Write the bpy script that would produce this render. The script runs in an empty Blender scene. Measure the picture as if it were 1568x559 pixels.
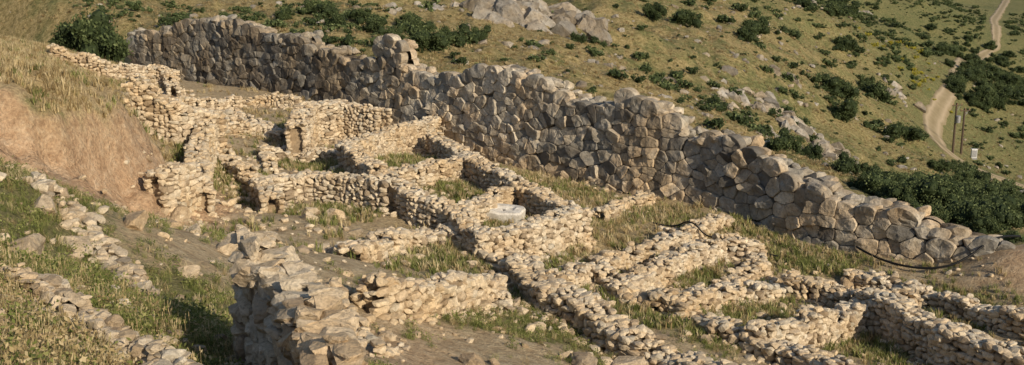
import bpy, math, random, numpy as np
from mathutils import Vector, noise as mn
random.seed(7); RS=np.random.RandomState(11)
C=bpy.context; SC=C.scene
def P3(s,k=10.,n=3):
    return [tuple(float(q)/k for q in t.split(',')) for t in s.split()]
# ---------------- terrain survey points (metres) ----------------
NW=P3("-5.3,8.5,-3.3 -5.8,11.8,-4.6 -5,12.5,-4.9 -4.2,13.7,-5.4 -4.7,19,-7 -2,13,-6.3 -7.2,14.8,-4.8 -7,15.5,-4.8 -6.4,19.1,-6.5 -7.8,26,-7.5 -9.1,23.1,-6.7 -3.6,25.7,-9.1 -5.8,30.8,-8.9 -2.3,22.6,-8.9 0.3,26.4,-10.4 4.1,30.2,-11.9 11.1,34,-13.3 17.3,34.9,-13.7 22.4,34.9,-13.7 -2.9,34.5,-10.6 -1.6,30.5,-10.4 1.4,33.4,-11.4 2.7,37.3,-12 5.9,35.2,-12.4 7.1,43.2,-13 10.4,40.1,-13.4 11.9,46.2,-13.3 12.8,35.9,-13.7 16.8,41,-14 -4.9,43.7,-10.9",1)
NW+=P3("-57,396,-108 -39,386,-109 -8,400,-114 -56,560,-109 -29,498,-109 -1,457,-113 22,420,-117 40,485,-122 29,556,-125 -101,569,-112 -101,468,-108 -130,469,-100 -147,561,-102 -127,631,-109 -147,672,-108 -178,653,-103 -149,450,-93 -132,369,-92 -115,389,-95 -85,358,-94 -78,418,-102 -130,321,-78 -119,380,-90 -168,357,-51 -155,377,-53 -145,406,-60 -136,412,-80 -134,344,-67 -124,275,-55 -95,212,-59 -89,183,-53 -107,224,-51 -210,448,-54 -195,478,-58 -244,600,-62 -264,697,-88 -345,803,-69 -350,754,-60 -223,755,-105 215,443,-128 201,411,-135 201,443,-128 161,420,-140 186,431,-136 -193,296,-48 -451,702,-64 292,421,-135 -261,902,-107 -162,810,-107 -81,727,-115 -13,653,-126 42,596,-129 93,550,-129 140,488,-135 181,452,-133")
FW=P3("280,580,-156 363,581,-153 466,968,-255 475,1168,-278 291,1031,-200 128,997,-121 -46,923,-82 -240,1059,-66 -375,1090,-68 -286,1266,-57 -513,1114,-50 -345,803,-69 -350,754,-60 -451,702,-64 -252,620,-64 -75,1519,-68 167,1307,-104 218,1722,-77 297,1186,-194 371,1501,-155 544,2228,-100 513,1375,-267 733,1988,-265 1063,2915,-233 1393,3848,-172 852,1969,-358 681,1565,-333 700,1463,-330 1320,3093,-357 2005,4328,-320 2798,6076,-272 1451,2371,-388 786,1263,-308 -1200,2000,40 -200,3300,60 600,5000,80 2500,9000,0 5000,7000,-200 -2500,3000,150 4000,3000,-300")
CY=P3("-334,960,-102,-71 -262,907,-108,-58 -219,866,-110,-58 -163,815,-108,-67 -101,753,-112,-76 -82,732,-115,-69 -62,711,-118,-80 -14,658,-127,-71 21,621,-130,-77 42,601,-130,-84 69,575,-130,-81 94,555,-131,-93 118,524,-133,-100 141,492,-136,-107 165,472,-137,-113 183,457,-134,-118 198,447,-131,-124 207,443,-128,-124")
# ---------------- numeric helpers ----------------
def hsh(a,b,s): 
    v=np.sin(a*127.1+b*311.7+s*74.7)*43758.5453
    return v-np.floor(v)
def vn(x,y,s=0):
    xi=np.floor(x);yi=np.floor(y);fx=x-xi;fy=y-yi
    fx=fx*fx*(3-2*fx);fy=fy*fy*(3-2*fy)
    return (hsh(xi,yi,s)*(1-fx)+hsh(xi+1,yi,s)*fx)*(1-fy)+(hsh(xi,yi+1,s)*(1-fx)+hsh(xi+1,yi+1,s)*fx)*fy
def fbm(x,y,s=0,o=4):
    r=0;a=.5;t=0
    for i in range(o):
        r=r+a*vn(x,y,s+i*3.1);t+=a;a*=.5;x=x*2.03+5.1;y=y*2.03+1.7
    return r/t-.5
def sst(x,a,b):
    t=np.clip((x-a)/(b-a),0,1);return t*t*(3-2*t)
def tps_fit(p):
    p=np.array(p);n=len(p);xy=p[:,:2]/50
    d=np.linalg.norm(xy[:,None]-xy[None],axis=2)
    K=np.where(d>0,d*d*np.log(d+1e-12),0)+np.eye(n)*1e-3
    Q=np.hstack([np.ones((n,1)),xy])
    return xy,np.linalg.solve(np.block([[K,Q],[Q.T,np.zeros((3,3))]]),np.concatenate([p[:,2],np.zeros(3)]))
def tps(f,x,y):
    xy,w=f;x=x/50;y=y/50;o=w[-3]+w[-2]*x+w[-1]*y
    for i in range(len(xy)):
        d=(x-xy[i,0])**2+(y-xy[i,1])**2
        o=o+w[i]*.5*d*np.log(d+1e-12)
    return o
fn=tps_fit(NW);ff=tps_fit(FW)
cy=np.array(CY)
line=cy[:,:2];line=np.vstack([[line[0]+(line[0]-line[2])*5],line,[line[-1]+(80,-5)]])
def sdl(L,x,y):
    best=np.full(np.shape(x),1e9);sg=np.zeros(np.shape(x))
    for a,b in zip(L[:-1],L[1:]):
        d=b-a;q2=(d**2).sum();t=np.clip(((x-a[0])*d[0]+(y-a[1])*d[1])/q2,0,1)
        px=x-a[0]-t*d[0];py=y-a[1]-t*d[1];q=np.hypot(px,py)
        s=np.sign(d[0]*py-d[1]*px);m=q<best;best=np.where(m,q,best);sg=np.where(m,s,sg)
    return best*sg
ROAD=np.array(P3("268,601 204,469 155,353 139,331 94,232 83,211 73,189 69,177 69,171 72,168 86,178 120,185",1))
ROAD=np.array([(280,640)]+[tuple(r) for r in ROAD])
BANK=np.array([(-20,34.5),(-17,34.6),(-15.0,36.3),(-14.1,38.5),(-13.9,41),(-14.2,43.5)])
def bankd(x,y):
    return sdl(BANK,x+fbm(x*.7,y*.7,3)*2.2,y+fbm(x*.7,y*.7,8)*2.2)
def H(x,y,detail=True):
    x=np.asarray(x,float);y=np.asarray(y,float)
    s=sdl(line,x,y);t=sst(s,1,7)
    a=tps(fn,x,y)
    b=bankd(x,y)
    a=a+np.tanh(b/.4)*np.exp(-np.abs(b)/2.6)*1.2+np.exp(-((b+.8)/2.0)**2)*(fbm(x*1.3,y*1.3,12,4)*1.3+np.abs(fbm(x*.8+y*.5,y*.5,15,3))*1.6)
    a=a+1.0*np.exp(-(((x-22.6)/2.6)**2+((y-43.6)/1.9)**2))
    z=a*(1-t)+tps(ff,x,y)*t
    r=np.hypot(x,y-60);z=np.clip(z,-45,70)
    w=sst(r,480,750);z=z*(1-w)+w*(-24+np.clip(r-600,0,3000)*.06+fbm(x/300,y/300,4)*60*sst(r,700,1500))
    near=sst(y,-6,4);z=z*near+(1-near)*(-2.0)
    if detail:
        dr=sst(np.abs(sdl(ROAD,x,y)),3,9)
        z=z+fbm(x*.55,y*.55,1,5)*(.36*(1-t)+1.5*t*dr)+fbm(x*.07,y*.07,2,3)*5.0*t*dr*sst(r,30,80)*sst(s,8,25)
    return z
# ---------------- mesh helpers ----------------
def mkmesh(name,V,Fc,tone,mat,smooth=False,extra=None):
    V=np.asarray(V,np.float32);Fc=np.asarray(Fc,np.int32);k=Fc.shape[1]
    m=bpy.data.meshes.new(name);m.vertices.add(len(V));m.vertices.foreach_set('co',V.ravel())
    m.loops.add(Fc.size);m.loops.foreach_set('vertex_index',Fc.ravel())
    m.polygons.add(len(Fc));m.polygons.foreach_set('loop_start',np.arange(0,Fc.size,k,dtype=np.int32));m.polygons.foreach_set('loop_total',np.full(len(Fc),k,np.int32))
    m.update(calc_edges=True)
    m.polygons.foreach_set('use_smooth',np.full(len(Fc),bool(smooth)))
    if tone is not None:
        a=m.attributes.new('tone','FLOAT','POINT');a.data.foreach_set('value',np.asarray(tone,np.float32))
    if extra is not None:
        a=m.attributes.new('mask','FLOAT_COLOR','POINT');a.data.foreach_set('color',np.asarray(extra,np.float32).ravel())
    m.materials.append(mat);o=bpy.data.objects.new(name,m);C.collection.objects.link(o);return o
class Inst:
    def __init__(s): s.d=[];s.ex=[]
    def add(s,t,pos,yaw,sc,tone,tilt=.15):
        s.d.append((t,pos[0],pos[1],pos[2],yaw,RS.uniform(-tilt,tilt),RS.uniform(-tilt,tilt),sc[0],sc[1],sc[2],tone))
def build(name,inst,T,mat,smooth=False):
    D=np.array(inst.d,float);Vs=[];Fs=[];Ts=[];off=0
    for v,f,t in inst.ex:
        Vs.append(np.array(v,float));Fs.append(np.array(f)+off);Ts.append(np.full(len(v),t));off+=len(v)
    if len(D):
        for ti in range(len(T)):
            d=D[D[:,0]==ti]
            if not len(d): continue
            tv,tf,tt=T[ti];n=len(d)
            cz,sz=np.cos(d[:,4]),np.sin(d[:,4]);cx,sx=np.cos(d[:,5]),np.sin(d[:,5]);c2,s2=np.cos(d[:,6]),np.sin(d[:,6]);z=np.zeros(n);o=np.ones(n)
            Rz=np.array([[cz,-sz,z],[sz,cz,z],[z,z,o]]).transpose(2,0,1);Rx=np.array([[o,z,z],[z,cx,-sx],[z,sx,cx]]).transpose(2,0,1);Ry=np.array([[c2,z,s2],[z,o,z],[-s2,z,c2]]).transpose(2,0,1)
            R=Rz@Rx@Ry
            v=tv[None]*d[:,None,7:10];v=np.einsum('nij,nkj->nki',R,v)+d[:,None,1:4]
            Vs.append(v.reshape(-1,3));Fs.append((tf[None]+(np.arange(n)*len(tv))[:,None,None]).reshape(-1,3)+off)
            Ts.append((d[:,10:11]+tt[None]).ravel());off+=n*len(tv)
    return mkmesh(name,np.vstack(Vs),np.vstack(Fs),np.concatenate(Ts),mat,smooth)
def ico(n):
    import bmesh
    b=bmesh.new();bmesh.ops.create_icosphere(b,subdivisions=n,radius=1);v=np.array([q.co[:] for q in b.verts]);f=np.array([[q.index for q in g.verts] for g in b.faces]);b.free();return v,f
def rocks(sub,k,ncut=9,amp=.1,pw=4.5,seed=0,lo=.6,hi=.95):
    out=[];v0,f0=ico(sub);rs=np.random.RandomState(seed)
    for i in range(k):
        v=v0/(np.abs(v0)**pw).sum(1)[:,None]**(1/pw)
        for c in range(ncut):
            n=rs.normal(size=3);n/=np.linalg.norm(n);d=rs.uniform(lo,hi)
            e=np.clip(v@n-d,0,None);v=v-e[:,None]*n
        v=v/np.abs(v).max(0)
        o=rs.uniform(0,50,3)
        for q in range(len(v)):
            p=Vector(v[q]);a=mn.noise((p*1.3)+Vector(o))*amp+mn.noise((p*3.5)+Vector(o))*amp*.7
            if sub>2: a+=mn.noise((p*8)+Vector(o))*amp*.5
            if sub>3: a+=mn.noise((p*18)+Vector(o))*amp*.3
            v[q]*=1+a
        out.append((v,f0,np.zeros(len(v))))
    return out
RL=rocks(2,12,11,.06,9,1,.62,.98)
RM=rocks(3,12,12,.07,9,2,.65,1.0)
RH=rocks(4,8,15,.09,8,3,.5,.95)
# ---------------- materials ----------------
def newmat(n,rough=.95):
    m=bpy.data.materials.new(n);m.use_nodes=True;nt=m.node_tree;b=nt.nodes['Principled BSDF'];b.inputs['Roughness'].default_value=rough;b.inputs['Specular IOR Level'].default_value=.15;return m,nt,b
def N(nt,t,**k):
    n=nt.nodes.new(t)
    for a,b in k.items(): setattr(n,a,b)
    return n
def noise(nt,scale,detail=4,rough=.6,co=None):
    n=N(nt,'ShaderNodeTexNoise');n.inputs['Scale'].default_value=scale;n.inputs['Detail'].default_value=detail;n.inputs['Roughness'].default_value=rough
    if co is None:
        g=N(nt,'ShaderNodeNewGeometry');co=g.outputs['Position']
    nt.links.new(co,n.inputs['Vector']);return n.outputs['Fac']
def ramp(nt,fac,stops,interp='LINEAR'):
    r=N(nt,'ShaderNodeValToRGB');e=r.color_ramp.elements;r.color_ramp.interpolation=interp
    while len(e)<len(stops): e.new(.5)
    for q,(p,c) in zip(e,stops): q.position=p;q.color=(c[0],c[1],c[2],1) if not isinstance(c,float) else (c,c,c,1)
    nt.links.new(fac,r.inputs[0]);return r.outputs[0]
def mix(nt,f,a,b,mode='MIX'):
    m=N(nt,'ShaderNodeMix',data_type='RGBA',blend_type=mode)
    for s,v in((0,f),(6,a),(7,b)):
        if isinstance(v,(int,float)): m.inputs[s].default_value=v
        elif isinstance(v,tuple): m.inputs[s].default_value=(*v,1)
        else: nt.links.new(v,m.inputs[s])
    return m.outputs[2]
def mth(nt,op,a,b,clamp=False):
    m=N(nt,'ShaderNodeMath',operation=op,use_clamp=clamp)
    for s,v in((0,a),(1,b)):
        if isinstance(v,(int,float)): m.inputs[s].default_value=v
        else: nt.links.new(v,m.inputs[s])
    return m.outputs[0]
def attr(nt,n,o='Fac'):
    a=N(nt,'ShaderNodeAttribute',attribute_name=n);return a.outputs[o]
def bump(nt,b,h,st,dist):
    u=N(nt,'ShaderNodeBump');u.inputs['Strength'].default_value=st;u.inputs['Distance'].default_value=dist;nt.links.new(h,u.inputs['Height']);nt.links.new(u.outputs[0],b.inputs['Normal'])
def stonemat(name,stops,lich=(.2,.19,.16),lf=.5,fine=14,bd=.03,warm=None):
    m,nt,b=newmat(name);c=ramp(nt,attr(nt,'tone'),stops)
    n1=noise(nt,fine*.35,5,.65);n2=noise(nt,fine,5,.7);n3=noise(nt,.35,4)
    c=mix(nt,1.0,c,ramp(nt,n1,[(.3,(.68,.66,.62)),(.7,(1.22,1.22,1.22))]),'MULTIPLY')
    c=mix(nt,ramp(nt,n2,[(.5,0.0),(.66,lf)]),c,lich)
    if warm: c=mix(nt,ramp(nt,n3,[(.42,0.0),(.6,.9)]),c,mix(nt,1.0,c,warm,'MULTIPLY'))
    nt.links.new(c,b.inputs['Base Color']);bump(nt,b,mth(nt,'ADD',n1,mth(nt,'MULTIPLY',n2,.6)),.9,bd);return m
M_rub=stonemat('limestone_rubble',[(0,(.14,.105,.07)),(.12,(.27,.21,.145)),(.35,(.49,.40,.29)),(.65,(.61,.515,.38)),(.88,(.57,.505,.40)),(1,(.38,.355,.30))],lich=(.22,.19,.15),fine=16,lf=.55,bd=.04,warm=(.93,.85,.73))
M_cyc=stonemat('weathered_boulders',[(0,(.06,.055,.05)),(.2,(.14,.13,.115)),(.4,(.245,.23,.20)),(.6,(.335,.305,.255)),(.8,(.43,.375,.295)),(1,(.52,.465,.375))],lich=(.11,.105,.10),fine=7,lf=.65,bd=.07,warm=(1.08,.92,.74))
M_stub=stonemat('close_limestone',[(0,(.18,.135,.095)),(.3,(.37,.305,.22)),(.6,(.53,.45,.335)),(1,(.50,.455,.375))],lich=(.18,.155,.125),fine=20,lf=.6,bd=.045,warm=(1.0,.88,.74))
M_rock=stonemat('outcrop_rock',[(0,(.14,.13,.115)),(.5,(.28,.26,.23)),(1,(.40,.375,.335))],lich=(.11,.10,.09),fine=3,lf=.7,bd=.2,warm=(1,.88,.72))
M_white=stonemat('pale_limestone',[(0,(.42,.40,.36)),(1,(.60,.57,.52))],fine=12,lf=.35,bd=.02)
def leafmat(name,stops,trans=.25):
    m,nt,b=newmat(name,.7);c=ramp(nt,attr(nt,'tone'),stops);nt.links.new(c,b.inputs['Base Color'])
    t=N(nt,'ShaderNodeBsdfTranslucent');nt.links.new(c,t.inputs[0]);x=N(nt,'ShaderNodeMixShader');x.inputs[0].default_value=trans
    nt.links.new(b.outputs[0],x.inputs[1]);nt.links.new(t.outputs[0],x.inputs[2]);nt.links.new(x.outputs[0],nt.nodes['Material Output'].inputs[0]);return m
M_grass=leafmat('green_grass',[(0,(.07,.09,.022)),(.5,(.16,.185,.05)),(1,(.33,.32,.13))])
M_dry=leafmat('dry_grass',[(0,(.20,.14,.065)),(.5,(.42,.325,.165)),(1,(.60,.50,.31))])
M_leaf=leafmat('shrub_leaves',[(0,(.02,.03,.012)),(.4,(.042,.06,.022)),(.75,(.085,.11,.042)),(1,(.16,.19,.08))],.2)
M_yel=leafmat('broom_flowers',[(0,(.10,.12,.03)),(1,(.5,.4,.03))],.15)
m,nt,b=newmat('hillside_ground');M_gr=m
sep=N(nt,'ShaderNodeSeparateColor');nt.links.new(attr(nt,'mask','Color'),sep.inputs[0]);mg,me_,md=sep.outputs
al=attr(nt,'mask','Alpha')
nA=noise(nt,.35,5,.6);nB=noise(nt,2.2,6,.75);nC=noise(nt,9,4,.7);nD=noise(nt,.05,4,.6)
soil=ramp(nt,nB,[(.3,(.27,.195,.115)),(.5,(.42,.325,.20)),(.7,(.55,.455,.31))])
hill=ramp(nt,nB,[(.32,(.09,.08,.035)),(.42,(.21,.165,.07)),(.55,(.34,.265,.125)),(.7,(.46,.37,.20))])
hg=ramp(nt,nB,[(.32,(.045,.055,.02)),(.5,(.12,.13,.048)),(.7,(.245,.235,.105))])
hsel=mth(nt,'ADD',mth(nt,'MULTIPLY',nA,.8),mth(nt,'MULTIPLY',nD,.8))
hill=mix(nt,ramp(nt,hsel,[(.72,0.0),(.92,.85)]),hill,hg)
hill=mix(nt,mth(nt,'MULTIPLY',mg,.75),hill,hg)
col=mix(nt,al,soil,hill)
gold=ramp(nt,nC,[(.3,(.28,.20,.09)),(.7,(.48,.375,.20))])
col=mix(nt,mth(nt,'MULTIPLY',md,ramp(nt,nB,[(.3,.4),(.55,1.0)])),col,gold)
grn=ramp(nt,nC,[(.3,(.075,.08,.025)),(.7,(.20,.19,.07))])
gsel=mth(nt,'MULTIPLY',mth(nt,'SUBTRACT',1.0,al),ramp(nt,mth(nt,'ADD',mg,mth(nt,'MULTIPLY',mth(nt,'SUBTRACT',nB,.5),1.6)),[(.35,0.0),(.7,.85)]))
col=mix(nt,gsel,col,grn)
ear=ramp(nt,nB,[(.3,(.30,.18,.10)),(.5,(.48,.325,.20)),(.7,(.60,.455,.31))])
col=mix(nt,me_,col,ear)
col=mix(nt,1.0,col,ramp(nt,nC,[(.3,(.68,.68,.68)),(.7,(1.22,1.22,1.22))]),'MULTIPLY')
nt.links.new(col,b.inputs['Base Color']);bump(nt,b,mth(nt,'ADD',nB,mth(nt,'MULTIPLY',nC,.4)),1.0,.24)
# ---------------- patches ----------------
def pts(s): return np.array(P3(s,1))
GP=pts("-6,60 -10,57 -3,50 -7,53 -1,45 -13,49 -8,45 -3,40 -2,31 0,33 -8,20 -7,23 -5,15 -12,26 -11,24 -9,22 7,43 6,45 9,51 12,47 13,47 9,40 7,35 13,36 17,41 3,57 4,50 3,40 11,51 5,36 -14,68 -18,69 -14,34 -3,38 -2,39 1,32 5,54 7,53 1,60 -6,18.5 -6.5,21")
DP=pts("-21,48 -17,38 -19,51 -20,49 -6.3,14 -6.2,12 -5.2,13 4,47 7,54 29,63 3,53 -7,16 -24,55 -28,60 2,62 -17,41 -22,44 -2,42 3,44 8,48")
def gauss(Pp,x,y,s):
    r=np.zeros(np.shape(x))
    for p in Pp: r=np.maximum(r,np.exp(-((x-p[0])**2+(y-p[1])**2)/(2*s*s)))
    return r
def masks(x,y):
    s=sdl(line,x,y);out=np.maximum(sst(s,0,3),sst(-x-.1*y,16,22))
    g=gauss(GP,x,y,1.6)*(1-out)+.28*(1-out)*sst(fbm(x*.4,y*.4,21),.0,.2)
    g=np.maximum(g,out*sst(x+fbm(x*.03,y*.03,5)*40,28,85)*.95)
    d=gauss(DP,x,y,2.2);d=np.maximum(d,.8*sst(-x-.1*y,16,22)*(y<90)*(y>30))
    bd=bankd(x,y);e=np.clip(np.exp(-((bd+1.3)/2.0)**2)*1.4,0,1)*(x<-10)*(bd<.4)*1.0
    e=np.maximum(e,np.exp(-(((x-22.6)/3.2)**2+((y-43.2)/2.4)**2)))
    e=np.maximum(e,.5*np.exp(-(((x+2.4)/1.2)**2+((y-24)/5)**2)))
    fld=sst(x-.27*y,48,58)*(y>140)*(y<260);d=np.maximum(d,fld*.8)
    return g,e,d,out
# ---------------- ground sheet ----------------
def grow(a,st,g,lim):
    o=[a];s=st
    while abs(o[-1])<lim: s*=g;o.append(o[-1]+s)
    return o
xs=np.concatenate([-np.array(grow(34,.3,1.045,3200))[::-1],np.arange(-33.8,30,.22),np.array(grow(30.1,.3,1.025,3200))])
ys=np.concatenate([-np.array(grow(2,.6,1.25,900))[::-1],np.arange(-1,7,.6),np.arange(7,30,.2),np.arange(30,75,.25),np.array(grow(75.2,.3,1.02,6000))])
X,Y=np.meshgrid(xs,ys);Z=H(X,Y);nx,ny=len(xs),len(ys)
g_,e_,d_,o_=masks(X,Y)
i=np.arange(nx*ny).reshape(ny,nx);Fq=np.stack([i[:-1,:-1],i[:-1,1:],i[1:,1:],i[1:,:-1]],-1).reshape(-1,4)
mkmesh('ground',np.stack([X.ravel(),Y.ravel(),Z.ravel()],1),Fq,None,M_gr,True,np.stack([g_.ravel(),e_.ravel(),d_.ravel(),o_.ravel()],1))
# ---------------- rubble walls ----------------
WL={}
for l in """a -85,553,14 -70,630,15 -50,691,18
b -47,652,13 -21,537,13 -3,496,13 13,466,13 27,438,15
c 26,437,15 6,405,15 -10,394,12
d -86,564,13 -69,507,13 -56,475,14 -39,442,14 -23,425,12 -10,394,12
e -57,483,12 -40,505,11 -22,546,12
f -24,433,10 -12,455,10 -1,485,10
g -106,470,12 -91,479,12 -73,472,13 -54,456,14
h -140,520,9 -126,496,9 -114,479,10 -98,437,10
h2 -129,565,6 -116,517,6
h3 -130,568,7 -110,580,6 -91,593,8
i -117,587,20 -121,645,22 -105,664,23 -81,652,23
j -172,500,20 -156,498,22 -145,519,20
j2 -145,519,20 -136,466,18 -116,401,12
j3 -127,385,14 -123,394,16 -119,406,14
k -312,750,10 -280,755,11 -262,800,12
k2 -262,800,12 -248,793,12 -231,747,10
l -224,727,8 -200,755,7 -178,776,8 -152,767,8
l2 -174,601,8 -172,676,7 -134,628,7
l3 -180,560,12 -165,600,9 -150,640,7
H -36,271,10 -26,287,10 -16,315,9 -7,338,8 -4,326,4
I -54,358,6 -43,402,7 -24,417,7 -10,398,8 4,372,8 13,338,9 23,325,9 34,306,10 47,292,10 56,279,10
J 10,348,8 23,384,7 37,410,7
K 35,403,7 59,448,7 82,484,7 101,515,7
K2 44,388,7 69,435,8 90,464,8 106,466,7
K3 41,491,6 53,526,6 67,546,6
M 28,397,6 43,373,7 58,364,7 68,347,8 79,336,8 93,318,9 99,303,9
M2 58,364,7 77,392,7 101,410,7
M3 106,466,6 105,451,5 80,409,5
N 79,336,9 94,351,11 116,374,12 135,395,12
N2 113,423,8 125,415,9 136,399,11
O 133,391,14 139,372,15 145,348,15 160,318,15
O2 144,443,8 162,423,8 178,398,8 188,378,8
O3 138,398,12 152,401,12
R -48,275,4 -32,230,3""".split('\n'):
    a=l.split();WL[a[0]]=[tuple(float(q)/10 for q in t.split(',')) for t in a[1:]]
TH={'I':1.05,'O':.9,'i':1.1,'j':1.2,'R':.6,'h2':.6,'M':.8}
def lbox(a,b,za,zb,ba,bb,th):
    d=b-a;L=np.hypot(*d)+1e-6;n=np.array([-d[1],d[0]])/L*th/2
    v=[(*(a+n),ba),(*(a-n),ba),(*(a+n),za),(*(a-n),za),(*(b+n),bb),(*(b-n),bb),(*(b+n),zb),(*(b-n),zb)]
    f=[(0,2,6),(0,6,4),(1,5,7),(1,7,3),(2,3,7),(2,7,6),(0,1,3),(0,3,2),(4,6,7),(4,7,5)]
    return v,f
def rubble(name,P,th,s,mat,T,rag=.3,hs=.72,topbig=1.0,taper=0,sv=.35,core=.16,slab=.34):
    I=Inst();xy=np.array([p[:2] for p in P]);hh=np.array([p[2] for p in P])
    zt=H(xy[:,0],xy[:,1])+hh;acc=RS.uniform(0,100)
    def ro(t):
        q=acc+t
        return float(fbm(np.array(q*.7),np.array(.5)))*rag*1.6-float(hsh(math.floor(q/.55+.3*math.sin(q*3)),1.,2.))**2*rag*.55
    for a,b,za,zb in zip(xy[:-1],xy[1:],zt[:-1],zt[1:]):
        d=b-a;L=np.hypot(*d);yaw=math.atan2(d[1],d[0]);n=np.array([-d[1],d[0]])/L
        m=max(1,int(L/1.0))
        for q in range(m):
            p0=a+d*q/m;p1=a+d*(q+1)/m;z0=za+(zb-za)*q/m;z1=za+(zb-za)*(q+1)/m
            g0=float(H(*p0))-.8;g1=float(H(*p1))-.8
            I.ex.append((*lbox(p0,p1,z0-s*.8-rag*.8,z1-s*.8-rag*.8,g0,g1,max(th-s*1.1,.15)),core))
        for side in(-1,1):
            t=-th*.3;
            while t<L+th*.3:
                w=s*RS.uniform(1-sv,1+sv*1.6);tc=(t+w/2)/L;wob=float(fbm(np.array((acc+t)*.6),np.array(side*3.)))*.3*th
                pc=a+d*tc+n*side*(th/2-s*.28+wob)
                gz=float(H(*pc));top=za+(zb-za)*np.clip(tc,0,1)+ro(t)-RS.uniform(0,s*.3)
                z=top
                while z>gz-s*.3:
                    hgt=s*hs*RS.uniform(1-sv*1.2,1+sv*1.2);k=RS.randint(len(T));o=RS.normal(0,s*.09,2)+n*side*taper*(top-z)
                    w2=w*RS.uniform(.8,1.2)
                    I.add(k,(pc[0]+o[0]+d[0]/L*RS.uniform(-.25,.25)*s,pc[1]+o[1]+d[1]/L*RS.uniform(-.25,.25)*s,z-hgt/2),yaw+RS.choice([0,math.pi])+RS.normal(0,.14),(w2*.54,s*RS.uniform(.4,.6),hgt*.56),RS.beta(1.8,1.6)*.92+.06)
                    z-=hgt*.96
                t+=w*.93
        nt_=max(1,int(th/s));t=-th*.3
        while t<L+th*.3:
            for q in range(nt_+1):
                u=(q+RS.uniform(.1,.9))/(nt_+1)-.5;pc=a+d*t/L+n*u*(th-s*.2)
                top=za+(zb-za)*np.clip(t/L,0,1)+ro(t)
                e=s*topbig*RS.uniform(.45,1.35)
                I.add(RS.randint(len(T)),(pc[0],pc[1],top-e*.3+RS.uniform(-.1,.05)),RS.uniform(0,6.28),(e*.58,e*.46,e*slab),RS.beta(2.2,1.5)*.9+.1,.3)
            t+=s*.75
        acc+=L
    return build(name,I,T,mat)
for k,P in WL.items():
    rubble('rubble_stone_wall',P,TH.get(k,.8),.3 if k not in 'HIMR' else .32,M_rub,RL,.55 if k not in 'abcdefgi' else .3)
rubble('tall_rubble_wall_stub',[(-3.85,15.9,2.2),(-3.1,14.1,2.05),(-2.45,12.4,1.95),(-1.8,10.4,1.75)],.5,.33,M_stub,RH[:6],.4,.6,1.7,.13,.7,.3,.24)
rubble('low_stone_kerb',[(-7.4,15.6,.3),(-6.6,15.1,.35),(-5.8,14.3,.35),(-4.7,13.3,.35),(-3.7,12.2,.35)],.35,.2,M_stub,RM,.35,.7,1,0,.6)
rubble('low_stone_kerb',[(-11.5,25.8,.4),(-10.0,24.6,.4),(-9.0,23.4,.4),(-7.9,21.8,.3),(-7.2,20.4,.2)],.5,.3,M_stub,RM,.5,.7,1,0,.6)
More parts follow.
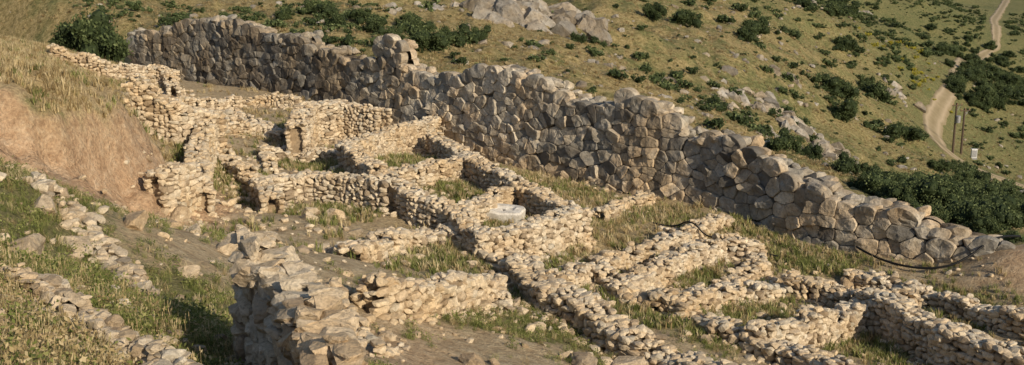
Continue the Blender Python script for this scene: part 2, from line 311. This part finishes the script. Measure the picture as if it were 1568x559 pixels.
# ---------------- cyclopean wall ----------------
def cyclo():
    xy=cy[:,:2];seg=np.hypot(*(xy[1:]-xy[:-1]).T);S=np.concatenate([[0],np.cumsum(seg)]);L=S[-1]
    zb=lambda s:np.interp(s,S,cy[:,2]);
    def zt(s):
        st=np.floor(s/1.7+fbm(s*.3,s*0+3.3)*2);x_=np.interp(s,S,xy[:,0]);add=0
        for c_,w_,h_ in((-8.5,.75,1.0),(6.5,.75,.6),(-16.2,.7,.55),(-12.5,.5,.4),(10.2,.6,.3),(-25.5,1.6,.35),(1.3,.7,.25),(17.2,.5,.3)): add=add+h_*(np.abs(x_-c_)<w_)
        return np.interp(s,S,cy[:,3])+(hsh(st,st*0,5)-.55)*.7+add
    def pos(s):
        i=np.clip(np.searchsorted(S,s)-1,0,len(seg)-1);t=(s-S[i])/seg[i];p=xy[i]+(xy[i+1]-xy[i])*t[:,None]
        a=np.stack([np.interp(s+1.5,S,xy[:,0])-np.interp(s-1.5,S,xy[:,0]),np.interp(s+1.5,S,xy[:,1])-np.interp(s-1.5,S,xy[:,1])],1);a/=np.linalg.norm(a,axis=1)[:,None]
        return p,a
    Vs=[];Fs=[];Ts=[];off=0;TK=1.8;K=28
    for face in(0,1):
        sx,sz=.80,.56;seeds=[]
        rows=int(9/sz)
        for r in range(-1,rows):
            x=(r%2)*sx/2
            while x<L:
                q_=RS.rand();s=x+RS.uniform(-.34,.34)*sx;zz=r*sz+RS.uniform(-.26,.26)*sz
                if q_>.14: seeds.append((s,zz))
                if q_>.86: seeds.append((s+.42,zz+RS.uniform(-.2,.2)))
                if q_>.94: seeds.append((s+.1,zz+.33))
                x+=sx*RS.uniform(.65,1.4)
        sd=np.array(seeds);g=zb(sd[:,0]);z=g-.4+sd[:,1];tp=zt(sd[:,0])
        keep=(z<tp-(.2 if face==0 else .8))&(sd[:,0]>0)&(sd[:,0]<L);sd=sd[keep];z=z[keep]
        q=np.stack([sd[:,0]/1.25,z],1);dd=np.linalg.norm(q[:,None]-q[None],axis=2);nb=np.argsort(dd,1)[:,1:16]
        ang=np.linspace(0,2*math.pi,K,endpoint=False);dv=np.stack([np.cos(ang),np.sin(ang)],1)
        dif=q[nb]-q[:,None];dot=np.einsum('nkj,aj->nka',dif,dv);l2=(dif**2).sum(2)/2
        r=np.where(dot>1e-4,l2[:,:,None]/np.maximum(dot,1e-4),9).min(1);r=np.minimum(r,.6)
        r=r*.94+.06*(np.roll(r,1,1)+np.roll(r,-1,1))/2
        n=len(q);bul=RS.uniform(.04,.1,n);base=RS.uniform(-.1,.09,n);tl=RS.normal(0,.13,(n,2))
        p,a=pos(q[:,0]*1.25);nrm=np.stack([a[:,1],-a[:,0]],1)*(1 if face==0 else -1)
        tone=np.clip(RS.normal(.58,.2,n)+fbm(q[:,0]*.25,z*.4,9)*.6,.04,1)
        shade=sst(-p[:,0],7.5,11);tone=tone*(1-.5*shade);tone+=.16*np.exp(-((p[:,0]+2)/4.5)**2)-.05*np.exp(-((p[:,0]-8)/5.)**2)+.08*sst(p[:,0],11,16)  # shade on the left stretch is put into the stone tone, as darker stones
        rings=[(1.0,-.45),(1.0,-.05),(.98,.45),(.94,.85),(.72,.97),(.4,1.0)]
        vv=[]
        for f,h in rings:
            rr=r*f*.988;u=rr*dv[:,0]*1.25;w=rr*dv[:,1]
            out=base[:,None]+np.where(h<0,h,h*bul[:,None])+(tl[:,:1]*u+tl[:,1:]*w)*(h>=0)
            jit=(fbm((q[:,:1]*1.25+u)*2.4,(z[:,None]+w)*2.4,7,4)*.2)*(h>0)
            out=out+jit
            vv.append((u,w,out))
        vv.append((np.zeros((n,1)),np.zeros((n,1)),(base+bul)[:,None]+fbm(q[:,:1]*1.25*2.4,z[:,None]*2.4,7,4)*.2))
        U=np.concatenate([v[0] for v in vv],1);Wz=np.concatenate([v[1] for v in vv],1);O=np.concatenate([v[2] for v in vv],1)
        bat=(z-zb(q[:,0]*1.25))*.06
        O=O-bat[:,None]
        if face==1: O=O+TK
        Pt=np.empty((n,U.shape[1],3))
        Pt[:,:,0]=p[:,:1]+a[:,:1]*U+nrm[:,:1]*(O);Pt[:,:,1]=p[:,1:]+a[:,1:]*U+nrm[:,1:]*(O);Pt[:,:,2]=z[:,None]+Wz
        f=[];nr=len(rings)
        for k in range(nr-1):
            for j in range(K):
                j2=(j+1)%K;A,B,Cc,D=k*K+j,k*K+j2,(k+1)*K+j2,(k+1)*K+j;f+=[(A,B,Cc),(A,Cc,D)]
        for j in range(K): f.append(((nr-1)*K+j,(nr-1)*K+(j+1)%K,nr*K))
        f=np.array(f)
        if face==1: f=f[:,::-1]
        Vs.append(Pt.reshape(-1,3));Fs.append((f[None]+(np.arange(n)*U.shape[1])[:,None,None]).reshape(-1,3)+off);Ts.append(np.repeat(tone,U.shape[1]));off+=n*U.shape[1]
    I=Inst();ss=np.arange(0,L,.5);
    for s0 in ss:
        s1=min(s0+.5,L);pp,aa=pos(np.array([s0,s1]));nn=np.array([-aa[0][1],aa[0][0]]);z0=float(zt(np.array([s0]))[0]);z1=float(zt(np.array([s1]))[0]);z0=min(z0,z1)
        v,ff_=lbox(pp[0]+nn*(TK/2+.2),pp[1]+nn*(TK/2+.2),z0-.45,z0-.45,float(zb(s0))-2,float(zb(s1))-2,TK-.5);I.ex.append((v,ff_,.1))
    s=0
    while s<L:
        for w in np.arange(.22,TK+.1,.65):
            pp,aa=pos(np.array([s+RS.uniform(-.1,.1)]));nn=np.array([-aa[0][1],aa[0][0]])
            e=RS.uniform(.24,.48);z0=float(zt(np.array([s]))[0]);c=pp[0]+nn*(w+RS.uniform(-.1,.1)+(z0-float(zb(s)))*.06)
            tn=np.clip(RS.normal(.7,.18),.05,1)
            if c[0]<-8: tn*=.75  # top boulders of the left stretch toned down to carry the same painted shade
            I.add(RS.randint(len(RM)),(c[0],c[1],z0-.3+RS.uniform(-.1,.14)),math.atan2(aa[0][1],aa[0][0])+RS.uniform(-.4,.4),(e*1.15,e*.95,e*.8),tn,.2)
        s+=RS.uniform(.5,.85)
    o=build('tmp',I,RM,M_cyc,False);me=o.data
    v=np.empty(len(me.vertices)*3,np.float32);me.vertices.foreach_get('co',v);fi=np.empty(len(me.loops),np.int32);me.loops.foreach_get('vertex_index',fi);tt=np.empty(len(me.vertices),np.float32);me.attributes['tone'].data.foreach_get('value',tt)
    bpy.data.objects.remove(o)
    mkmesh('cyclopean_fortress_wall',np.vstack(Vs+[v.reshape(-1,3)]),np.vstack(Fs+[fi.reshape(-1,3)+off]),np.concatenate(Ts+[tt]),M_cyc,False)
cyclo()
# ---------------- loose stones ----------------
SEG=[]
for k,P in WL.items():
    for a,b in zip(P[:-1],P[1:]): SEG.append((a[0],a[1],b[0],b[1],TH.get(k,.8)))
SEG+=[(-3.85,15.9,-1.75,10.2,.8),(-7.4,15.6,-3.7,12.2,.5)]
SEG=np.array(SEG)
def wdist(x,y):
    best=np.full(len(x),1e9)
    for a in SEG:
        d=a[2:4]-a[:2];t=np.clip(((x-a[0])*d[0]+(y-a[1])*d[1])/(d@d),0,1);best=np.minimum(best,np.hypot(x-a[0]-t*d[0],y-a[1]-t*d[1])-a[4]/2)
    return best
lens=np.hypot(SEG[:,2]-SEG[:,0],SEG[:,3]-SEG[:,1]);pr=lens/lens.sum()
n=12000;sg=SEG[RS.choice(len(SEG),n,p=pr)];t=RS.rand(n)[:,None];dd=sg[:,2:4]-sg[:,:2];nn=np.stack([-dd[:,1],dd[:,0]],1)/np.linalg.norm(dd,axis=1)[:,None]
pp=sg[:,:2]+dd*t+nn*(RS.choice([-1,1],n)*(sg[:,4]/2+np.abs(RS.normal(0,.5,n))))[:,None]
cl=RS.rand(n)<np.clip(.35+fbm(pp[:,0]*.35,pp[:,1]*.35,71)*2.2,.05,1);pp=pp[cl];zz=H(pp[:,0],pp[:,1]);I=Inst()
for p,z in zip(pp,zz):
    e=RS.uniform(.05,.11)+RS.rand()**3*.15;I.add(RS.randint(len(RL)),(p[0],p[1],z+e*.2),RS.uniform(0,6.3),(e,e*.8,e*.6),RS.beta(2,2),.5)
n=5000;x=RS.uniform(-14,20,n);y=RS.uniform(14,62,n);cl=(RS.rand(n)<np.clip(.4+fbm(x*.3,y*.3,77)*2,.05,1));x=x[cl];y=y[cl];zz=H(x,y)
for a,b_,z in zip(x,y,zz):
    e=RS.uniform(.03,.09)+RS.rand()**4*.18;I.add(RS.randint(len(RL)),(a,b_,z+e*.2),RS.uniform(0,6.3),(e,e*.8,e*.6),RS.beta(2,2),.5)
build('fallen_stones',I,RL,M_rub)
for (x,y,r) in P3("-4,28,.3 -1,25,.36 -4.2,26,.3 -8,42,.4 -7,43,.45 -6,41,.3 -15,33,.35 -14.3,30,.45 -10,39,.4 -10.6,24.2,.45 -9.4,26.5,.4 14,44,.4 15,42,.35 -9.3,24,.35 -9.5,23,.4 -8.2,43,.4 -4,40,.35 10.2,44,.3 -13.2,29,.5 -9.3,20.3,.5 -12,38.5,.5 -12.6,39.8,.7 -7.5,24.5,.3 2,28,.4 3.2,29,.5 -1.2,17.5,.3 -1.8,21,.25 -12.4,37,.4 -13.3,36,.3 -7.7,28.5,.35 -11.8,35.5,.35 -11,33,.3 -9.9,31,.4 -8.9,29.8,.3 -13,41.5,.6 -13.3,43,.5",1):
    I=Inst();I.add(RS.randint(len(RH)),(x,y,float(H(x,y))+r*.2),RS.uniform(0,6.3),(r*1.15,r*.85,r*.65),RS.uniform(.2,.7),.3);build('boulder',I,RH,M_stub)
def ring(r,z,k=32,sq=6.0):
    o=[]
    for j in range(k):
        t=2*math.pi*(j+.5)/k;c,s=math.cos(t),math.sin(t);q=(abs(c)**sq+abs(s)**sq)**(-1/sq)*(1+.04*math.sin(3*t+1)+.03*math.sin(7*t));o.append((c*q*r[0],s*q*r[1],z+.02*math.sin(2*t+1)+.015*math.sin(5*t)))
    return o
V=[];prof=[((.78,.5),-.3),((.84,.52),0),((.86,.54),.34),((.81,.49),.42),((.5,.26),.43),((.42,.2),.38),((.36,.15),.34),((.08,.05),.33)]
for r,z in prof: V+=ring(r,z)
Fq=[(k*32+j,k*32+(j+1)%32,(k+1)*32+(j+1)%32,(k+1)*32+j) for k in range(len(prof)-1) for j in range(32)]
o=mkmesh('carved_stone_block',V,Fq,np.full(len(V),.8),M_white,False);o.location=(-.35,45.5,float(H(-.35,45.5))+.12);o.rotation_euler=(.14,.05,-.25)
# ---------------- rock outcrops ----------------
for (x,y,n,r) in P3("0,124,40,3.2 4,127,30,2.8 -3,136,16,2.2 32,117,26,2.2 31,122,20,2 29,127,16,1.8 34,113,20,1.9 25,119,14,1.5 105,339,10,4 68,196,8,2 45,122,16,1.6 35,141,10,1.3 17,85,8,.7 9,103,8,.8 13,94,8,.7 36,119,18,2 20,110,10,1 -12,100,6,.6 60,240,8,2.4 38,108,16,1.5 27,110,12,1.2 23,103,10,.8 29,104,10,.9 41,115,12,1.3 26,123,10,1.2 22,114,10,1",1):
    I=Inst();yw=RS.uniform(-.4,.4)
    for _ in range(int(n)):
        px,py=x+RS.normal(0,r*1.2),y+RS.normal(0,r*.9);e=r*RS.uniform(.18,.6)
        I.add(RS.randint(len(RH)),(px,py,float(H(px,py))-e*.05),yw+RS.normal(0,.4),(e*1.2,e*.7,e*1.0),RS.beta(2,2),.5)
    build('rock_outcrop',I,RH,M_rock)
# ---------------- foliage templates ----------------
def grasst(nb,sp,wd,lean,seed):
    rs=np.random.RandomState(seed);V=[];Fc=[];t=[]
    for i in range(nb):
        a=rs.uniform(0,6.28);r=sp*rs.rand()**.5;b=rs.uniform(0,6.28);h=rs.uniform(.4,1);l=lean*rs.uniform(.2,1.2);w=wd*rs.uniform(.6,1.3)
        x,y=r*math.cos(a),r*math.sin(a);dx,dy=math.cos(b),math.sin(b);px,py=-dy*w,dx*w;k=len(V)
        V+=[(x-px,y-py,-.1),(x+px,y+py,-.1),(x-px*.8+dx*l*.3,y-py*.8+dy*l*.3,h*.6),(x+px*.8+dx*l*.3,y+py*.8+dy*l*.3,h*.6),(x+dx*l,y+dy*l,h)]
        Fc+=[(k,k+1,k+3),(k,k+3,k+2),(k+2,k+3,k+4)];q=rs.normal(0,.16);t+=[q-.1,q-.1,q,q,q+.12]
    return np.array(V),np.array(Fc),np.array(t)
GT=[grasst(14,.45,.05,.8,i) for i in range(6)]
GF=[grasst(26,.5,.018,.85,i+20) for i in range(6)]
def herbt(seed):
    rs=np.random.RandomState(seed);V=[];Fc=[];t=[]
    for i in range(34):
        p=rs.normal(0,.3,3)*np.array([1,1,.6]);p[2]=abs(p[2])+.05+.3*rs.rand();u=rs.normal(size=3);u/=np.linalg.norm(u);v=np.cross(u,rs.normal(size=3));v/=np.linalg.norm(v);s=rs.uniform(.05,.12);k=len(V)
        V+=[p-u*s,p+v*s*.5,p+u*s,p-v*s*.5];Fc+=[(k,k+1,k+2),(k,k+2,k+3)];t+=[rs.normal(0,.18)]*4
    return np.array(V),np.array(Fc),np.array(t)
GH=[herbt(i) for i in range(6)]
def stalkt(seed):
    rs=np.random.RandomState(seed);V=[];Fc=[];t=[]
    for i in range(9):
        a=rs.uniform(0,6.28);r=.3*rs.rand();b=rs.uniform(0,6.28);h=rs.uniform(.6,1);l=.45*rs.rand();x,y=r*math.cos(a),r*math.sin(a);dx,dy=math.cos(b),math.sin(b)
        for (w0,w1,z0,z1,tt) in((.006,.005,0,.85,-.1),(.018,.008,.83,1,.1)):
            k=len(V);V+=[(x-dy*w0+dx*l*z0,y+dx*w0+dy*l*z0,h*z0),(x+dy*w0+dx*l*z0,y-dx*w0+dy*l*z0,h*z0),(x+dy*w1+dx*l*z1,y-dx*w1+dy*l*z1,h*z1),(x-dy*w1+dx*l*z1,y+dx*w1+dy*l*z1,h*z1)]
            Fc+=[(k,k+1,k+2),(k,k+2,k+3)];t+=[tt]*4
    return np.array(V),np.array(Fc),np.array(t)
GS=[stalkt(i) for i in range(5)]
def busht(n,size,seed,lobes=9,core=True):
    rs=np.random.RandomState(seed);V=[];Fc=[];t=[]
    L=[(rs.uniform(-.66,.66),rs.uniform(-.66,.66),rs.uniform(.12,.8),rs.uniform(.2,.46)) for _ in range(lobes)]
    L[0]=(0,0,.45,.5)
    for i in range(n):
        l=L[rs.randint(lobes)];d=rs.normal(size=3);d/=np.linalg.norm(d);rr=l[3]*rs.uniform(.65,1.22);p=np.array(l[:3])+d*rr*np.array([1,1,.85])
        if p[2]<-.05: p[2]=rs.uniform(0,.2)
        u=rs.normal(size=3);u/=np.linalg.norm(u);v=np.cross(u,rs.normal(size=3));v/=np.linalg.norm(v);s=size*rs.uniform(.6,1.3);k=len(V)
        V+=[p-u*s,p+v*s*.5,p+u*s,p-v*s*.5];Fc+=[(k,k+1,k+2),(k,k+2,k+3)]
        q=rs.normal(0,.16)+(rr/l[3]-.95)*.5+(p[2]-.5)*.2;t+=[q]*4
    if core:
        v0,f0=ico(2)
        for l in L:
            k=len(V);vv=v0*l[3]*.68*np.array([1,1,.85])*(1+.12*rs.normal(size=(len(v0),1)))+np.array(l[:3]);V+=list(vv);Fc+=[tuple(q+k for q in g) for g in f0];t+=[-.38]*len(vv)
    return np.array(V),np.array(Fc),np.array(t)
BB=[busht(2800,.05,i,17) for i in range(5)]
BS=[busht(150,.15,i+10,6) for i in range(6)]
for (x,y,w,h) in P3("-31,83,5.4,3.6 -7,89,3.8,2 -5,94,3.2,1.8 -20,110,2,1.4 -16,101,2.4,1.6 19,149,3.6,2.4 24,152,4.6,2.4 46,159,5.4,3 43,141,5.2,2.8 59,179,6.5,3.4 20,107,2.6,1.6 61,188,3,2.2 7,117,1.9,1.2 -10,104,2.2,1.4 38,173,5.4,2.6 96,223,6,4 100,225,6,3.8 24,72,2,1.5 39,118,3.2,2.2 -10,92,2.2,1.2 -33.5,84,3.6,2.4 -22,106,2.4,1.3 -18,108,3,1.5 -14,104,2.6,1.4 -12,97,2.4,1.3 -8,99,3,1.5 50,165,5,2.6 62,205,5,2.6 34,160,4,2 -3,101,2.4,1.3 52,150,5,2.4 60,165,5,2.5 66,230,6,3 75,250,7,3 58,220,5,2.6 48,190,5,2.5 85,290,7,3.4",1):
    I=Inst();z=float(H(x,y));I.add(RS.randint(5),(x,y,z),RS.uniform(0,6.3),(w/2,w/2,h),RS.uniform(.48,.62),.03)
    for q in range(5):
        a=RS.uniform(0,6.3);e=.05*w/2;bx,by=x+math.cos(a)*.15*w,y+math.sin(a)*.15*w
        v=[];
        for (rr,zz,sc) in((0,-.2,1),(0.12*w,h*.45,.5)):
            for j in range(5):
                tt=j*1.2566;v.append((bx+math.cos(a)*rr+math.cos(tt)*e*sc,by+math.sin(a)*rr+math.sin(tt)*e*sc,z+zz))
        f=[]
        for j in range(5): f+=[(j,(j+1)%5,5+(j+1)%5),(j,5+(j+1)%5,5+j)]
        I.ex.append((v,f,.1))
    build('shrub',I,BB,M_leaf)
I=Inst()
for (x,y,r,n) in P3("25,60,2,5 30,71,5,12 29,64,3,8 59,125,5,12 48,122,4,10 28,72,3,8 56,129,5,12 117,268,8,14 102,238,6,12 147,339,10,14 34,76,5,12 40,90,5,12 30,82,4,8 110,252,5,10 62,135,6,12 70,150,6,10 52,112,5,12 44,104,5,12 92,222,4,6",1):
    for _ in range(int(n*1.5)):
        px,py=x+RS.normal(0,r*.8),y+RS.normal(0,r*.8);e=RS.uniform(.6,1.7)*(1 if y<200 else 1.5)
        if sdl(line,np.array(px),np.array(py))<4: continue
        I.add(RS.randint(5),(px,py,float(H(px,py))-.1),RS.uniform(0,6.3),(e,e,e*1.15),RS.uniform(.42,.75),.05)
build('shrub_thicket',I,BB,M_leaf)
n=60000;x=RS.uniform(-75,300,n);y=84+RS.rand(n)**1.5*430;s=sdl(line,x,y)
den=sst(fbm(x*.045,y*.045,31),-.15,.2)*.7+.15+.35*sst(x,40,90)
ok=(np.abs(x)<.58*y+6)&(s>6)&(RS.rand(n)<den*.62)&(np.abs(sdl(ROAD,x,y))>4)&~((x-.27*y>48)&(y>140)&(y<260))
x,y=x[ok],y[ok];z=H(x,y);I=Inst()
for a,b_,c in zip(x,y,z):
    e=(.18+RS.rand()**3.2*1.1)*(1.35 if b_>150 else 1);I.add(RS.randint(6),(a,b_,c-.05),RS.uniform(0,6.3),(e,e,e*RS.uniform(.7,1.1)),RS.uniform(.42,.92),.05)
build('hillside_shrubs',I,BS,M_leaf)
I=Inst()
for (x,y) in P3("91,249 80,215 84,222 78,225 86,240",1):
    for _ in range(6):
        px,py=x+RS.normal(0,3),y+RS.normal(0,4);e=RS.uniform(.4,.9);I.add(RS.randint(6),(px,py,float(H(px,py))),0,(e,e,e),.65,.05)
build('flowering_broom',I,BS,M_yel)
n=42000;x=RS.uniform(-70,110,n);y=76+RS.rand(n)**1.5*170;s=sdl(line,x,y);ok=(np.abs(x)<.56*y+4)&(s>4)&(np.abs(sdl(ROAD,x,y))>3);x,y=x[ok],y[ok];z=H(x,y);cl=fbm(x*.12,y*.12,88)
I=Inst();J=Inst()
for a,b_,c,q in zip(x,y,z,cl):
    if RS.rand()<.05+max(0,q)*.5:
        e=.1+RS.rand()**3*.6;J.add(RS.randint(len(RL)),(a,b_,c),RS.uniform(0,6.3),(e,e*.8,e*.6),RS.beta(2,2),.4)
    else:
        e=RS.uniform(.2,.5);I.add(RS.randint(6),(a,b_,c),RS.uniform(0,6.3),(e,e,e*RS.uniform(.5,.8)),RS.beta(1.5,1.7)*.8-.05,.1)
build('hillside_dry_tussocks',I,GT,M_dry);build('hillside_stones',J,RL,M_rock)
# grass inside the ruins
n=120000;x=RS.uniform(-16,24,n);y=RS.uniform(13,76,n);s=sdl(line,x,y);g,e,d,o=masks(x,y)
pr=np.clip(g*1.15+fbm(x*1.5,y*1.5,41)*1.1-.12,.0,1)*np.clip(y/40,.3,1)
ok=(s<-.2)&(o<.4)&(e<.5)&(RS.rand(n)<pr)&(np.abs(x)<.5*y+2);x,y,d=x[ok],y[ok],d[ok];wd=wdist(x,y);ok=wd>.05;x,y,d,wd=x[ok],y[ok],d[ok],wd[ok];z=H(x,y)
G={k:Inst() for k in('g','d','ng','nd','h')}
for a,b_,c,q in zip(x,y,z,d):
    near=b_<34;dry=RS.rand()<.34+q*.5
    if near:
        h=RS.uniform(.08,.26)
        if RS.rand()<.35: G['h'].add(RS.randint(6),(a,b_,c),RS.uniform(0,6.3),(h*1.5,h*1.5,h*1.5),RS.uniform(.2,.7),.2)
        G['nd' if dry else 'ng'].add(RS.randint(6),(a,b_,c),RS.uniform(0,6.3),(h,h,h),RS.uniform(.2,.9),.3)
    else:
        h=RS.uniform(.1,.32)+(RS.rand()<.08)*.2;w=h*RS.uniform(.6,1)
        G['d' if dry else 'g'].add(RS.randint(6),(a,b_,c),RS.uniform(0,6.3),(w,w,h),RS.uniform(.2,.95),.15)
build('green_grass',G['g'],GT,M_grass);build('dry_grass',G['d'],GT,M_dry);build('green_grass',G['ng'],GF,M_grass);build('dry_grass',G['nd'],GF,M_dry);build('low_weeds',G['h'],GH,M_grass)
n=42000;x=RS.uniform(-36,-13,n);y=RS.uniform(36,84,n);g,e,d,o=masks(x,y);s=sdl(line,x,y)
ok=(RS.rand(n)<np.clip(d+fbm(x,y,51)*1.5,0,1))&(e<.35)&(s<30)&(np.abs(x)<.56*y);x,y=x[ok],y[ok];ok=wdist(x,y)>.1;x,y=x[ok],y[ok];z=H(x,y);J=Inst();I=Inst()
for a,b_,c in zip(x,y,z):
    h=RS.uniform(.12,.4);(I if RS.rand()<.12 else J).add(RS.randint(6),(a,b_,c),RS.uniform(0,6.3),(h*.8,h*.8,h),RS.uniform(.1,.95),.2)
build('golden_slope_grass',J,GT,M_dry);build('slope_green_grass',I,GT,M_grass)
n=16000;x=RS.uniform(-9,-2.2,n);y=RS.uniform(9,20,n);wd=wdist(x,y);fb=fbm(x*1.2,y*1.2,61);pr=np.clip(.6+fb*2,0,1);ok=(wd>.03)&(RS.rand(n)<pr);x,y,fb=x[ok],y[ok],fb[ok];z=H(x,y);I=Inst();J=Inst();S_=Inst();W_=Inst();D_=Inst()
for a,b_,c,q in zip(x,y,z,fb):
    right=(a+6)*.72+(b_-14.3)*.6>0.0
    h=RS.uniform(.06,.24)*(1+q*1.5)
    gr=RS.rand()<((.78 if right else .2)+q*.9)
    if RS.rand()<.45: (W_ if gr else D_).add(RS.randint(6),(a,b_,c),RS.uniform(0,6.3),(h*1.5,h*1.5,h*1.4),RS.uniform(.2,.8),.3)
    else: (I if gr else J).add(RS.randint(6),(a,b_,c),RS.uniform(0,6.3),(h,h,h),RS.uniform(.2,.9),.3)
    if RS.rand()<.07: hs=RS.uniform(.2,.45);S_.add(RS.randint(5),(a,b_,c),RS.uniform(0,6.3),(hs,hs,hs),RS.uniform(.3,.7),.2)
build('foreground_green_weeds',I,GF,M_grass);build('foreground_dry_weeds',J,GF,M_dry);build('wild_oat_stalks',S_,GS,M_dry);build('low_weeds',W_,GH,M_grass);build('dry_herbs',D_,GH,M_dry)
# ---------------- dirt road ----------------
rp=[];
for a,b_ in zip(ROAD[:-1],ROAD[1:]):
    m=max(2,int(np.hypot(*(b_-a))/2.0))
    for q in range(m): rp.append(a+(b_-a)*q/m)
rp=np.array(rp)
for _ in range(10): rp[1:-1]=(rp[:-2]+rp[1:-1]*2+rp[2:])/4
tg=np.gradient(rp,axis=0);tg/=np.linalg.norm(tg,axis=1)[:,None];nn=np.stack([-tg[:,1],tg[:,0]],1)
k=9;V=[];w=2.1+fbm(rp[:,0]*.2,rp[:,1]*.2,9)*2.0
for j in range(k):
    u=(j/(k-1)-.5)*2;p=rp+nn*(w*u+fbm(rp[:,0]*.8,rp[:,1]*.8,j)*.5)[:,None];z=H(p[:,0],p[:,1],True)+(.16 if abs(u)<.95 else -.25);V.append(np.stack([p[:,0],p[:,1],z],1))
n=len(rp);V=np.array(V).reshape(-1,3);i=np.arange(k*n).reshape(k,n);Fq=np.stack([i[:-1,:-1],i[:-1,1:],i[1:,1:],i[1:,:-1]],-1).reshape(-1,4)
tn=np.repeat([0,0,.9,.2,0,.2,.9,0,0],n)
m,nt,b=newmat('packed_dirt');c=ramp(nt,noise(nt,.6,5,.7),[(.3,(.20,.15,.09)),(.7,(.33,.26,.165))]);c=mix(nt,mth(nt,'MULTIPLY',attr(nt,'tone'),.7),mix(nt,.35,c,(.16,.14,.07)),(.42,.335,.235));nt.links.new(c,b.inputs['Base Color'])
mkmesh('dirt_road',V,Fq,tn,m,True)
# ---------------- power poles, cabinet, hoses ----------------
import bmesh
def simple(name,col,rough=.7,metal=0):
    m,nt,b=newmat(name,rough);nt.links.new(ramp(nt,noise(nt,6,4),[(.3,tuple(q*.75 for q in col)),(.7,tuple(q*1.15 for q in col))]),b.inputs['Base Color']);b.inputs['Metallic'].default_value=metal;return m
M_wood=simple('creosoted_wood',(.09,.065,.045));M_steel=simple('galvanised_steel',(.3,.3,.3),.5,.4);M_wp=simple('white_paint',(.7,.7,.68),.5);M_blk=simple('black_rubber',(.012,.012,.012),.5);M_por=simple('porcelain',(.35,.2,.12),.3)
def part(nm,par,fnc,mat,loc):
    b=bmesh.new();fnc(b);me=bpy.data.meshes.new(nm);b.to_mesh(me);b.free();me.materials.append(mat);o=bpy.data.objects.new(nm,me);C.collection.objects.link(o);o.parent=par;o.location=loc;return o
def cyl(r1,r2,h,seg=12):
    return lambda b:bmesh.ops.create_cone(b,cap_ends=True,segments=seg,radius1=r1,radius2=r2,depth=h)
def box(x,y,z,bv=.02):
    def f(b):
        bmesh.ops.create_cube(b,size=1);bmesh.ops.scale(b,vec=(x,y,z),verts=b.verts);bmesh.ops.bevel(b,geom=b.edges[:],offset=bv,segments=2,affect='EDGES')
    return f
def empty(n,loc,rz=0):
    o=bpy.data.objects.new(n,None);C.collection.objects.link(o);o.location=loc;o.rotation_euler[2]=rz;return o
for (x,y,ht) in((71.2,174.5,8.2),(74,178,7.6)):
    E=empty('utility_pole',(x,y,float(H(x,y))),.3)
    part('pole',E,cyl(.2,.14,ht+.6),M_wood,(0,0,ht/2-.3));part('crossarm',E,box(1.9,.14,.16),M_wood,(0,-.19,ht-.35))
    for q in(-.8,0,.8): part('insulator',E,cyl(.07,.04,.25),M_por,(q,-.19,ht-.14))
    part('brace',E,box(.06,.05,.9,.01),M_steel,(.3,-.18,ht-.8)).rotation_euler[1]=.6
    if ht>8:
        part('transformer_tank',E,cyl(.38,.38,1.0,20),M_steel,(0,-.62,ht-2.6));part('tank_lid',E,cyl(.42,.3,.12,20),M_steel,(0,-.62,ht-2.03));part('bracket',E,box(.5,.5,.08),M_steel,(0,-.3,ht-3.15))
x,y=77,180.;E=empty('meter_cabinet',(x,y,float(H(x,y))));part('cabinet_body',E,box(.9,.5,1.4),M_wp,(0,0,.9));part('plinth',E,box(1,.6,.3),M_steel,(0,0,.1));part('cabinet_roof',E,box(1.05,.62,.08),M_wp,(0,0,1.66));part('door_panel',E,box(.75,.03,1.15,.008),M_steel,(0,-.27,.92))
def hose(P,r=.05):
    c=bpy.data.curves.new('water_hose','CURVE');c.dimensions='3D';c.bevel_depth=r;s=c.splines.new('NURBS');s.points.add(len(P)-1);s.use_endpoint_u=True;s.order_u=3
    for q,p in zip(s.points,P): q.co=(p[0],p[1],float(H(p[0],p[1]))+p[2],1)
    c.materials.append(M_blk);o=bpy.data.objects.new('water_hose',c);C.collection.objects.link(o)
hose([(15.4,47.4,.5),(15.8,46.2,.3),(17.0,44.9,.25),(18.2,44.3,.3),(19.2,44.4,.35),(20.0,44.7,.45),(21.0,45.4,.5),(22,46,.4)])
hose([(6.6,49.8,.1),(7.4,49.0,.15),(8.1,48.3,.95),(8.8,47.6,.2),(9.8,46.6,1.0),(10.8,46.6,.2),(11.6,46.2,.2)],.035)
# ---------------- camera, light, sky ----------------
c=bpy.data.cameras.new('camera');c.angle=2*math.atan(784/1681);c.clip_end=12000;c.clip_start=.1;co=bpy.data.objects.new('camera',c);C.collection.objects.link(co);co.rotation_euler=(math.radians(78),0,0);SC.camera=co
sd_=Vector((.60,-.80,.45)).normalized()
l=bpy.data.lights.new('sun','SUN');l.energy=5;l.angle=math.radians(.5);l.color=(1,.86,.66);lo=bpy.data.objects.new('sun',l);C.collection.objects.link(lo);lo.rotation_euler=sd_.to_track_quat('Z','Y').to_euler()
w=bpy.data.worlds.new('World');SC.world=w;w.use_nodes=True;nt=w.node_tree;s=nt.nodes.new('ShaderNodeTexSky');s.sky_type='NISHITA';s.sun_disc=False;s.sun_elevation=math.asin(sd_.z);s.sun_rotation=math.atan2(sd_.x,sd_.y);nt.links.new(s.outputs[0],nt.nodes['Background'].inputs[0]);nt.nodes['Background'].inputs[1].default_value=.12
SC.view_settings.view_transform='Standard';SC.view_settings.look='None';SC.view_settings.exposure=0
